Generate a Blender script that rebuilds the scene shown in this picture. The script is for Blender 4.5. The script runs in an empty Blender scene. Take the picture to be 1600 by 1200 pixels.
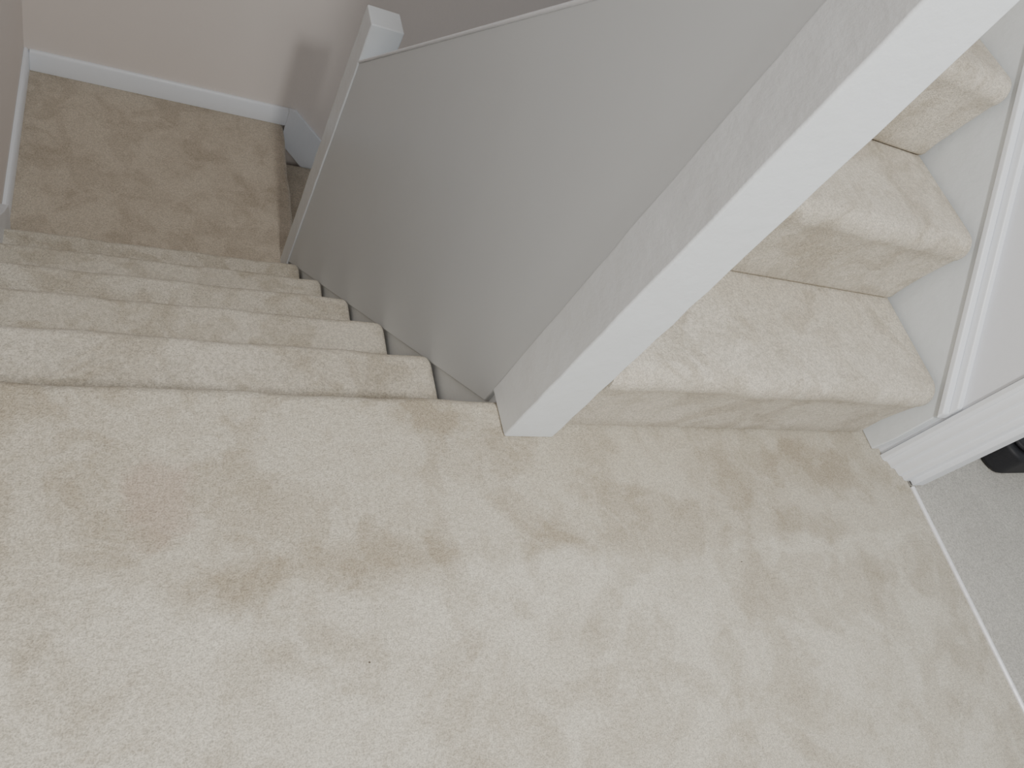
import bpy, bmesh, math, random
from mathutils import Matrix, Vector
random.seed(3)
scene=bpy.context.scene
COL=scene.collection

# ------------------------------------------------------------ materials
def newmat(name):
    m=bpy.data.materials.new(name); m.use_nodes=True
    nt=m.node_tree
    b=nt.nodes['Principled BSDF']
    return m,nt,b
def N(nt,t,**k):
    n=nt.nodes.new(t)
    for a,v in k.items(): setattr(n,a,v)
    return n
def math_(nt,op,a,b=None,c=None,clamp=False):
    n=N(nt,'ShaderNodeMath',operation=op); n.use_clamp=clamp
    for i,v in enumerate((a,b,c)):
        if v is None: continue
        if hasattr(v,'is_output'): nt.links.new(v,n.inputs[i])
        else: n.inputs[i].default_value=v
    return n.outputs[0]
def noise(nt,vec,scale,detail=2,rough=.5,dist=0):
    n=N(nt,'ShaderNodeTexNoise'); n.inputs['Scale'].default_value=scale
    n.inputs['Detail'].default_value=detail; n.inputs['Roughness'].default_value=rough
    n.inputs['Distortion'].default_value=dist
    nt.links.new(vec,n.inputs['Vector']); return n
def maprange(nt,v,a,b,c=0,d=1):
    n=N(nt,'ShaderNodeMapRange'); n.interpolation_type='SMOOTHSTEP'
    nt.links.new(v,n.inputs[0])
    for i,x in enumerate((a,b,c,d)): n.inputs[i+1].default_value=x
    return n.outputs[0]
def mixc(nt,f,a,b,mode='MIX'):
    n=N(nt,'ShaderNodeMix',data_type='RGBA',blend_type=mode)
    if hasattr(f,'is_output'): nt.links.new(f,n.inputs[0])
    else: n.inputs[0].default_value=f
    for i,v in ((6,a),(7,b)):
        if hasattr(v,'is_output'): nt.links.new(v,n.inputs[i])
        else: n.inputs[i].default_value=(*v,1)
    return n.outputs[2]

def carpet(name,light,dark,marks=(),stain=None,shadow_band=False,patch=.75):
    m,nt,b=newmat(name)
    geo=N(nt,'ShaderNodeNewGeometry'); pos=geo.outputs['Position']
    # nap patches : soft irregular brushed areas
    n0=noise(nt,pos,3.2,4,.6,.5); n1=noise(nt,pos,7.5,5,.62,.7); n2=noise(nt,pos,17,4,.65,.6); n3=noise(nt,pos,48,3,.7)
    p0=maprange(nt,n0.outputs[0],.44,.60); p1=maprange(nt,n1.outputs[0],.47,.58); p2=maprange(nt,n2.outputs[0],.46,.62); p3=maprange(nt,n3.outputs[0],.35,.68)
    f=math_(nt,'MULTIPLY_ADD',p1,.34,math_(nt,'MULTIPLY',p2,.18))
    f=math_(nt,'MULTIPLY_ADD',p0,.22,f)
    f=math_(nt,'MULTIPLY_ADD',p3,.14,f)
    wob=noise(nt,pos,13,4,.6)
    wv=N(nt,'ShaderNodeVectorMath',operation='SCALE'); nt.links.new(wob.outputs['Color'],wv.inputs[0]); wv.inputs['Scale'].default_value=.09
    wa=N(nt,'ShaderNodeVectorMath',operation='ADD'); nt.links.new(pos,wa.inputs[0]); nt.links.new(wv.outputs[0],wa.inputs[1])
    ws=N(nt,'ShaderNodeVectorMath',operation='SUBTRACT'); nt.links.new(wa.outputs[0],ws.inputs[0]); ws.inputs[1].default_value=(.045,.045,.045)
    wp=ws.outputs[0]
    def ell(cx,cy,rx,ry,soft=.4):
        s=N(nt,'ShaderNodeVectorMath',operation='SUBTRACT'); nt.links.new(wp,s.inputs[0]); s.inputs[1].default_value=(cx,cy,0)
        d=N(nt,'ShaderNodeVectorMath',operation='DIVIDE'); nt.links.new(s.outputs[0],d.inputs[0]); d.inputs[1].default_value=(rx,ry,1e3)
        l=N(nt,'ShaderNodeVectorMath',operation='LENGTH'); nt.links.new(d.outputs[0],l.inputs[0])
        return maprange(nt,l.outputs['Value'],1-soft,1+soft,1,0)
    for cx,cy,rx,ry,s in marks:
        f=math_(nt,'MULTIPLY_ADD',ell(cx,cy,rx,ry),s,f)
    if shadow_band:  # soft shadow over the far side of the landing, painted into the carpet colour
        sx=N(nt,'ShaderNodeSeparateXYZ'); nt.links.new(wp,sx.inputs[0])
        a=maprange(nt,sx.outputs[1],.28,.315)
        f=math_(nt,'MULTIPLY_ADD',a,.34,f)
    f=math_(nt,'MULTIPLY',f,patch,clamp=True)
    c=mixc(nt,f,light,dark)
    if stain:
        c=mixc(nt,math_(nt,'MULTIPLY',ell(*stain),.5),c,(.42,.315,.25))
    # pile speckle
    s1=noise(nt,pos,430,2,.7); s2=noise(nt,pos,170,3,.75)
    sp=math_(nt,'ADD',math_(nt,'MULTIPLY',s1.outputs[0],.55),math_(nt,'MULTIPLY',s2.outputs[0],.45))
    v=maprange(nt,sp,.33,.67,.68,1.26)
    cc=N(nt,'ShaderNodeVectorMath',operation='SCALE'); nt.links.new(c,cc.inputs[0]); nt.links.new(v,cc.inputs['Scale'])
    nt.links.new(cc.outputs[0],b.inputs['Base Color'])
    b.inputs['Roughness'].default_value=1
    b.inputs['Specular IOR Level'].default_value=.1
    b.inputs['Sheen Weight'].default_value=.12
    b.inputs['Sheen Roughness'].default_value=.6
    bp=N(nt,'ShaderNodeBump'); bp.inputs['Strength'].default_value=.8; bp.inputs['Distance'].default_value=.005
    nt.links.new(sp,bp.inputs['Height']); nt.links.new(bp.outputs[0],b.inputs['Normal'])
    return m

def paint(name,col,rough=.4,bump=.25,scale=18,dirt=.06):
    m,nt,b=newmat(name)
    geo=N(nt,'ShaderNodeNewGeometry'); pos=geo.outputs['Position']
    n=noise(nt,pos,scale,5,.6); n2=noise(nt,pos,2.2,3,.5)
    f=maprange(nt,n2.outputs[0],.35,.7,0,dirt*3)
    c=mixc(nt,f,col,tuple(x*.86 for x in col))
    nt.links.new(c,b.inputs['Base Color'])
    b.inputs['Roughness'].default_value=rough
    b.inputs['Specular IOR Level'].default_value=.4
    bp=N(nt,'ShaderNodeBump'); bp.inputs['Strength'].default_value=bump; bp.inputs['Distance'].default_value=.006
    nt.links.new(n.outputs[0],bp.inputs['Height']); nt.links.new(bp.outputs[0],b.inputs['Normal'])
    return m

LIGHT=(.69,.65,.555); DARK=(.42,.365,.28)
marks=[(.477,.344,.022,.060,.34),(.342,.314,.10,.045,.32),(.196,.189,.05,.035,.34),(.217,.288,.11,.04,.26),
       (.684,.333,.05,.03,.30),(.879,.383,.03,.045,.28),(.669,.159,.06,.05,.26),(1.437,.168,.04,.10,.3),
       (.505,.556,.07,.035,.36),(.816,.499,.06,.035,.25),(1.40,.456,.14,.05,.35),(1.12,.20,.05,.08,.2),(1.30,.33,.12,.03,.25)]
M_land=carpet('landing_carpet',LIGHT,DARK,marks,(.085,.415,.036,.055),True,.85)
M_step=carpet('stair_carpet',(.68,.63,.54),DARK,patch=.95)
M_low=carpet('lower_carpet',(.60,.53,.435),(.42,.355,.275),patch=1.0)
M_room=carpet('room_carpet',(.58,.56,.51),(.48,.46,.42))
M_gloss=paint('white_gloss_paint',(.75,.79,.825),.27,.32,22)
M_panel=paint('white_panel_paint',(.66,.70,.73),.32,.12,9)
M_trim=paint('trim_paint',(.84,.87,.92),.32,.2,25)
M_wall=paint('wall_emulsion',(.80,.74,.70),.85,.12,60,.03)
M_wallr=paint('wall_emulsion_cool',(.76,.78,.83),.8,.12,60,.03)
m,nt,b=newmat('metal_threshold'); b.inputs['Base Color'].default_value=(.93,.93,.96,1); b.inputs['Metallic'].default_value=.15; b.inputs['Roughness'].default_value=.3
n=noise(nt,N(nt,'ShaderNodeNewGeometry').outputs['Position'],80); nt.links.new(maprange(nt,n.outputs[0],.3,.7,.2,.4),b.inputs['Roughness']); M_metal=m
m,nt,b=newmat('black_fabric'); b.inputs['Roughness'].default_value=.6
n=noise(nt,N(nt,'ShaderNodeNewGeometry').outputs['Position'],200); nt.links.new(mixc(nt,n.outputs[0],(.006,.006,.008),(.02,.02,.025)),b.inputs['Base Color']); M_black=m
m,nt,b=newmat('crumb_brown'); b.inputs['Roughness'].default_value=.9
n=noise(nt,N(nt,'ShaderNodeNewGeometry').outputs['Position'],300); nt.links.new(mixc(nt,n.outputs[0],(.06,.05,.04),(.14,.11,.08)),b.inputs['Base Color']); M_crumb=m

# ------------------------------------------------------------ helpers
def mk(name,verts,faces,mat,parent=None,smooth=False,bevel=0,seg=3,**props):
    xs=[v[0] for v in verts]; ys=[v[1] for v in verts]; zs=[v[2] for v in verts]
    o=Vector(((min(xs)+max(xs))/2,(min(ys)+max(ys))/2,min(zs)))
    me=bpy.data.meshes.new(name)
    me.from_pydata([tuple(Vector(v)-o) for v in verts],[],faces)
    bm=bmesh.new(); bm.from_mesh(me); bmesh.ops.recalc_face_normals(bm,faces=bm.faces); bm.to_mesh(me); bm.free()
    me.materials.append(mat)
    ob=bpy.data.objects.new(name,me); COL.objects.link(ob)
    if parent:
        ob.parent=parent; ob.location=o-parent.location
    else: ob.location=o
    if bevel:
        md=ob.modifiers.new('Bevel','BEVEL'); md.width=bevel; md.segments=seg; md.limit_method='ANGLE'; md.angle_limit=math.radians(40); md.harden_normals=True
        for p in me.polygons: p.use_smooth=True
    for k,v in props.items(): ob[k]=v
    return ob
def empty(name,loc,**props):
    e=bpy.data.objects.new(name,None); e.location=loc; e.empty_display_size=.1; COL.objects.link(e)
    for k,v in props.items(): e[k]=v
    return e
def box(name,a,b_,mat,**k):
    x0,y0,z0=a;x1,y1,z1=b_
    v=[(x,y,z) for z in (z0,z1) for y in (y0,y1) for x in (x0,x1)]
    f=[(0,1,3,2),(4,6,7,5),(0,4,5,1),(2,3,7,6),(0,2,6,4),(1,5,7,3)]
    return mk(name,v,f,mat,**k)
def prism(name,poly,lo,hi,axis,mat,**k):
    n=len(poly)
    def P(p,t):
        if axis==0: return (t,p[0],p[1])
        if axis==1: return (p[0],t,p[1])
        return (p[0],p[1],t)
    v=[P(p,lo) for p in poly]+[P(p,hi) for p in poly]
    f=[tuple(range(n)),tuple(range(n,2*n))]+[(i,(i+1)%n,n+(i+1)%n,n+i) for i in range(n)]
    return mk(name,v,f,mat,**k)

def step_mesh(name,lo,hi,back,nose,z,depth,mat,r=.022,over=.016,axis='y',sgn=1,end_r=.02,drop=.5,tuck=.012,**k):
    """carpeted step: soft rounded nosing at `nose`, tread running back to `back`, riser going down `depth`,
       carpet tucked into a crease where the riser meets the tread below."""
    def prof(e):
        pts=[(back,z-depth),(back,z-e*drop)]
        nn=nose-sgn*e; zt=z-e*drop
        for i in range(10):
            a=math.radians(90-i*(125/9))
            pts.append((nn-sgn*r+sgn*r*math.cos(a),zt-r+r*math.sin(a)))
        lx,lz=pts[-1]
        ex=nn-sgn*over
        zb=z-depth+tuck
        for t in (.2,.4,.6,.8,1.0):
            s=math.sin(t*math.pi/2)
            pts.append((lx+(ex-lx)*s,lz+(zb-lz)*t))
        pts.append((ex-sgn*.004,z-depth+tuck*.35)); pts.append((ex-sgn*.012,z-depth))
        return pts
    nseg=7; sl=[]
    for i in range(nseg+1):
        t=i/nseg
        sl.append((end_r*(1-math.cos(t*math.pi/2)),end_r*(1-math.sin(t*math.pi/2))))
    xs=[(lo,0)]
    nmid=max(2,int((hi-lo)/.04))
    for i in range(1,nmid):
        x=lo+(hi-lo)*i/nmid
        if x<hi-end_r*1.2: xs.append((x,0))
    xs+=[(hi-d,e) for d,e in reversed(sl)]
    v=[];f=[]
    for x,e in xs:
        pr=prof(e)
        w=.0018*math.sin(x*17+nose*9)+.0012*math.sin(x*41+z*20)
        for j,(p,q) in enumerate(pr):
            pp=p+(w if 2<=j<=14 else 0)
            v.append((x,pp,q) if axis=='y' else (pp,x,q))
    n=len(prof(0))
    for s in range(len(xs)-1):
        for j in range(n):
            a=s*n+j;b_=s*n+(j+1)%n
            f.append((a,b_,b_+n,a+n))
    f.append(tuple(range(n))); f.append(tuple(range((len(xs)-1)*n,len(xs)*n)))
    ob=mk(name,v,f,mat,**k)
    for p in ob.data.polygons: p.use_smooth=True
    md=ob.modifiers.new('es','EDGE_SPLIT'); md.split_angle=math.radians(55)
    return ob

G=.2374; H=.2198; Y0=.597; XL=.627; XR=.728; S=H/G
ZL=-6*H
XLW=-.282; YB=2.775; YU=.544; XW=1.717

# ------------------------------------------------------------ structure: floors
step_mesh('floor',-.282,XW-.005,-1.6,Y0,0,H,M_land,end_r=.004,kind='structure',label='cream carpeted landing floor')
box('floor.001',(XW+.007,-1.6,-.05),(3.6,2.4,-.004),M_room,kind='structure')
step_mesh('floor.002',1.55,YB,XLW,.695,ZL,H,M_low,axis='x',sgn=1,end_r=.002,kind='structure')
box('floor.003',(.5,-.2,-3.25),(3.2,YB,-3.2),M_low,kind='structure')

# ------------------------------------------------------------ structure: walls
box('wall_left',(XLW-.1,-1.6,-3.2),(XLW,YB+.1,2.6),M_wall,kind='structure')
box('wall_back',(XLW,YB,-3.2),(3.2,YB+.1,2.6),M_wall,kind='structure')
box('wall_right',(1.662,.49,-.3),(1.77,YB,2.6),M_wallr,kind='structure')
box('wall_under_landing',(XLW,.48,-3.2),(XL+.02,.54,-H),M_wall,kind='structure')

# baseboards
prism('baseboard_left',[(XLW,ZL),(XLW+.018,ZL),(XLW+.018,ZL+.078),(XLW+.010,ZL+.088),(XLW,ZL+.088)],1.80,YB,1,M_trim,kind='structure',bevel=.002)
prism('baseboard_back',[(YB,ZL),(YB-.018,ZL),(YB-.018,ZL+.078),(YB-.010,ZL+.088),(YB,ZL+.088)],XLW+.018,.70,0,M_trim,kind='structure',bevel=.002)
x1=2.0
prism('baseboard_stair',[(.70,ZL-.10),(.70,ZL+.088),(.73,ZL+.088),(x1,ZL+.088-(x1-.73)*S),(x1,ZL-.25-(x1-.73)*S)],YB-.018,YB,1,M_trim,kind='structure',bevel=.002)

def line_dn(y): return -(y-Y0)*S
prism('trim_1',[(Y0,-.12),(Y0,.06),(1.80,line_dn(1.80)+.06),(1.885,line_dn(1.865)+.055),(1.895,line_dn(1.865)-.0),(1.895,ZL),(1.80,ZL)],XLW,XLW+.032,0,M_trim,kind='structure',bevel=.003)

def line_up(y): return .183+.922*(y-.485)
prism('trim_2',[(.503,0),(.497,.06),(.497,line_up(.497)-.012),(2.2,line_up(2.2)-.012),(2.2,line_up(2.2)-.6),(.9,0)],1.632,1.662,0,M_gloss,kind='structure',bevel=.003)
def sloped(name,x0,x1,d0,d1,mat,y0=.492,y1=2.2):
    return prism(name,[(y0,line_up(y0)+d0),(y1,line_up(y1)+d0),(y1,line_up(y1)+d1),(y0,line_up(y0)+d1)],x0,x1,0,mat,kind='structure',bevel=.004)
sloped('trim_3',1.626,1.663,-.014,.006,M_trim)
sloped('trim_4',1.645,1.664,.004,.030,M_trim)

arch=[(1.654,.487),(1.654,.476),(1.660,.470),(1.667,.470),(1.671,.461),(1.672,.452),(1.683,.450),(1.685,.440),(1.687,.432),(1.697,.430),(1.698,.420),(1.704,.418),
      (1.722,.418),(1.722,.406),(1.765,.406),(1.765,.488),(1.70,.489),(1.662,.489)]
prism('trim_5',arch,0,2.2,2,M_trim,kind='structure',bevel=.0012)
box('trim_6',(1.655,-1.6,2.2),(1.77,.49,2.3),M_trim,kind='structure')
prism('trim_7',[(XW-.005,-.01),(XW+.006,-.01),(XW+.006,.002),(XW+.003,.005),(XW-.002,.005),(XW-.005,.002)],-1.4,.402,1,M_metal,kind='structure')

# ------------------------------------------------------------ descending staircase
st=empty('staircase',(.17,1.2,ZL),label='cream carpeted staircase descending from the landing',category='staircase')
for n in range(1,6):
    nose=Y0+n*G
    step_mesh('step',XLW+.032,.632,Y0+(n-1)*G-.03,nose,-n*H,H,M_step,end_r=.016,parent=st)
# ------------------------------------------------------------ rising staircase
st2=empty('staircase',(1.17,1.2,0),label='cream carpeted staircase rising beside the white post',category='staircase')
for n in range(0,5):
    nose=YU-.026+n*G
    step_mesh('step',.729,1.624,YU+(n+1)*G+.03,nose,(n+1)*H,H,M_step,sgn=-1,end_r=.032,r=.034,over=.024,drop=.3,parent=st2)
yN=YU+5*G
prism('soffit',[(YU+.16,.04),(yN,(yN-YU-.12)*S),(yN,(yN-YU-.12)*S-.03),(YU+.16,.01)],.735,1.625,0,M_wall,parent=st2)
prism('inner_string',[(.63,0),(.63,.10),(yN,(yN-.60)*S+.10),(yN,(yN-.60)*S-.04),(.70,0)],.700,.727,0,M_gloss,parent=st2,label='white painted side board')
# ------------------------------------------------------------ lower staircase (turning)
st3=empty('staircase',(1.0,2.35,ZL-3*H),label='beige carpeted stair flight continuing down from the lower landing',category='staircase')
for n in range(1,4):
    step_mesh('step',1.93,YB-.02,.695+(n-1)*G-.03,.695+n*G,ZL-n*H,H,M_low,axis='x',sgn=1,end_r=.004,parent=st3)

# ------------------------------------------------------------ balustrade
bal=empty('balustrade',(.66,1.2,ZL),label='white painted solid panel balustrade between two square newel posts',category='balustrade')
def post(x0,x1,y0,y1,z0,z1,cap):
    # hand-painted timber: slight irregularities along the arrises
    v=[];f=[];nz=26
    for i in range(nz+1):
        z=z0+(z1-z0)*i/nz
        for (x,y) in ((x0,y0),(x1,y0),(x1,y1),(x0,y1)):
            j=.0009 if 0<i<nz else 0
            v.append((x+random.uniform(-j,j),y+random.uniform(-j,j),z))
    for i in range(nz):
        for k in range(4):
            a=i*4+k;b_=i*4+(k+1)%4
            f.append((a,b_,b_+4,a+4))
    f.append((3,2,1,0)); f.append(tuple(nz*4+k for k in range(4)))
    p=mk('newel_post',v,f,M_gloss,parent=bal,bevel=.0045)
    if cap:
        c=.006
        v=[(x0-c,y0-c,z1),(x1+c,y0-c,z1),(x1+c,y1+c,z1),(x0-c,y1+c,z1),
           (x0-c,y0-c,z1+.022),(x1+c,y0-c,z1+.022),(x1+c,y1+c,z1+.022),(x0-c,y1+c,z1+.022),
           (x0+.012,y0+.012,z1+.032),(x1-.012,y0+.012,z1+.032),(x1-.012,y1-.012,z1+.032),(x0+.012,y1-.012,z1+.032)]
        f=[(3,2,1,0),(0,1,5,4),(1,2,6,5),(2,3,7,6),(3,0,4,7),(4,5,9,8),(5,6,10,9),(6,7,11,10),(7,4,8,11),(8,9,10,11)]
        o=mk('post_cap',v,f,M_gloss,bevel=.004)
        loc=o.location.copy(); o.parent=p; o.location=loc-Vector(bal.location)-Vector(p.location)
    return p
post(XL,XR,.519,.616,0,1.04,True)
post(XL,XL+.098,1.894,1.984,ZL-.02,-.18,False)
ztop=lambda y:.499+.927*(1.028-y)
def poly_slope(name,y0,y1,top,bot,x0,x1,mat,bev,**k):
    return prism(name,[(y0,bot(y0)),(y0,top(y0)),(y1,top(y1)),(y1,bot(y1))],x0,x1,0,mat,parent=bal,bevel=bev,**k)
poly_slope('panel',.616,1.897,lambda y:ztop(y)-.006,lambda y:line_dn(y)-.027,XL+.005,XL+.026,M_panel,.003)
poly_slope('handrail',.612,1.90,lambda y:ztop(y)+.004,lambda y:ztop(y)-.008,XL+.001,XL+.034,M_trim,.004)
poly_slope('string',.60,1.92,lambda y:line_dn(y)+.02,lambda y:line_dn(y)-.30,XL+.014,XL+.05,M_gloss,.003)

# ------------------------------------------------------------ black bag beyond the doorway
bag=empty('bag',(2.4,.68,0),label='black fabric bag lying on the carpet beyond the doorway',category='bag')
def rbox(name,x0,y0,z0,x1,y1,z1,r,mat,parent):
    pts=[]
    for cx,cy,a0 in ((x1-r,y1-r,0),(x0+r,y1-r,90),(x0+r,y0+r,180),(x1-r,y0+r,270)):
        for i in range(7):
            a=math.radians(a0+i*15); pts.append((cx+r*math.cos(a),cy+r*math.sin(a)))
    return prism(name,pts,z0,z1,2,mat,parent=parent,bevel=.015,seg=4)
rbox('bag_body',2.08,.43,-.003,2.62,.90,.085,.05,M_black,bag)
rbox('bag_flap',2.10,.45,.083,2.60,.80,.10,.04,M_black,bag)

def crumb(x,y,s,mat,lab):
    v=[];f=[]
    for i in range(6):
        a=i*math.pi/3; q=s*(.7+.5*random.random()); v.append((x+q*math.cos(a),y+q*math.sin(a)*.7,.0005))
    v.append((x,y,s*.9)); v.append((x,y,-.001))
    for i in range(6): f.append((i,(i+1)%6,6)); f.append(((i+1)%6,i,7))
    mk('crumb',v,f,mat,label=lab,category='crumb',group='crumbs on the landing carpet')
for x,y,s in ((1.078,.264,.0018),(.341,.178,.0016)):
    crumb(x,y,s,M_crumb,'tiny dark crumb lying on the cream landing carpet')

# ------------------------------------------------------------ lights
w=bpy.data.worlds.new('World'); scene.world=w; w.use_nodes=True
w.node_tree.nodes['Background'].inputs[0].default_value=(.90,.95,1.0,1)
w.node_tree.nodes['Background'].inputs[1].default_value=.40
def area(name,loc,target,size,power,col):
    l=bpy.data.lights.new(name,'AREA'); l.shape='DISK'; l.size=size; l.energy=power; l.color=col
    o=bpy.data.objects.new(name,l); o.location=loc
    o.rotation_euler=(Vector(target)-Vector(loc)).to_track_quat('-Z','Y').to_euler(); COL.objects.link(o); return o
area('ceiling_light',(.56,-.75,2.22),(.7,1.1,-.3),.26,52,(1,.985,.94))

# ------------------------------------------------------------ camera
cam=bpy.data.cameras.new('Camera'); co=bpy.data.objects.new('Camera',cam); COL.objects.link(co)
R=[[0.8681,0.0497,0.494],[-0.214,-0.8603,0.4627],[0.448,-0.5074,-0.7362]]
m=Matrix(((R[0][0],-R[0][1],-R[0][2],0),(R[1][0],-R[1][1],-R[1][2],0),(R[2][0],-R[2][1],-R[2][2],1.0),(0,0,0,1)))
co.matrix_world=m
cam.sensor_width=36; cam.lens=1156.7/1600*36; cam.clip_start=.01
scene.camera=co
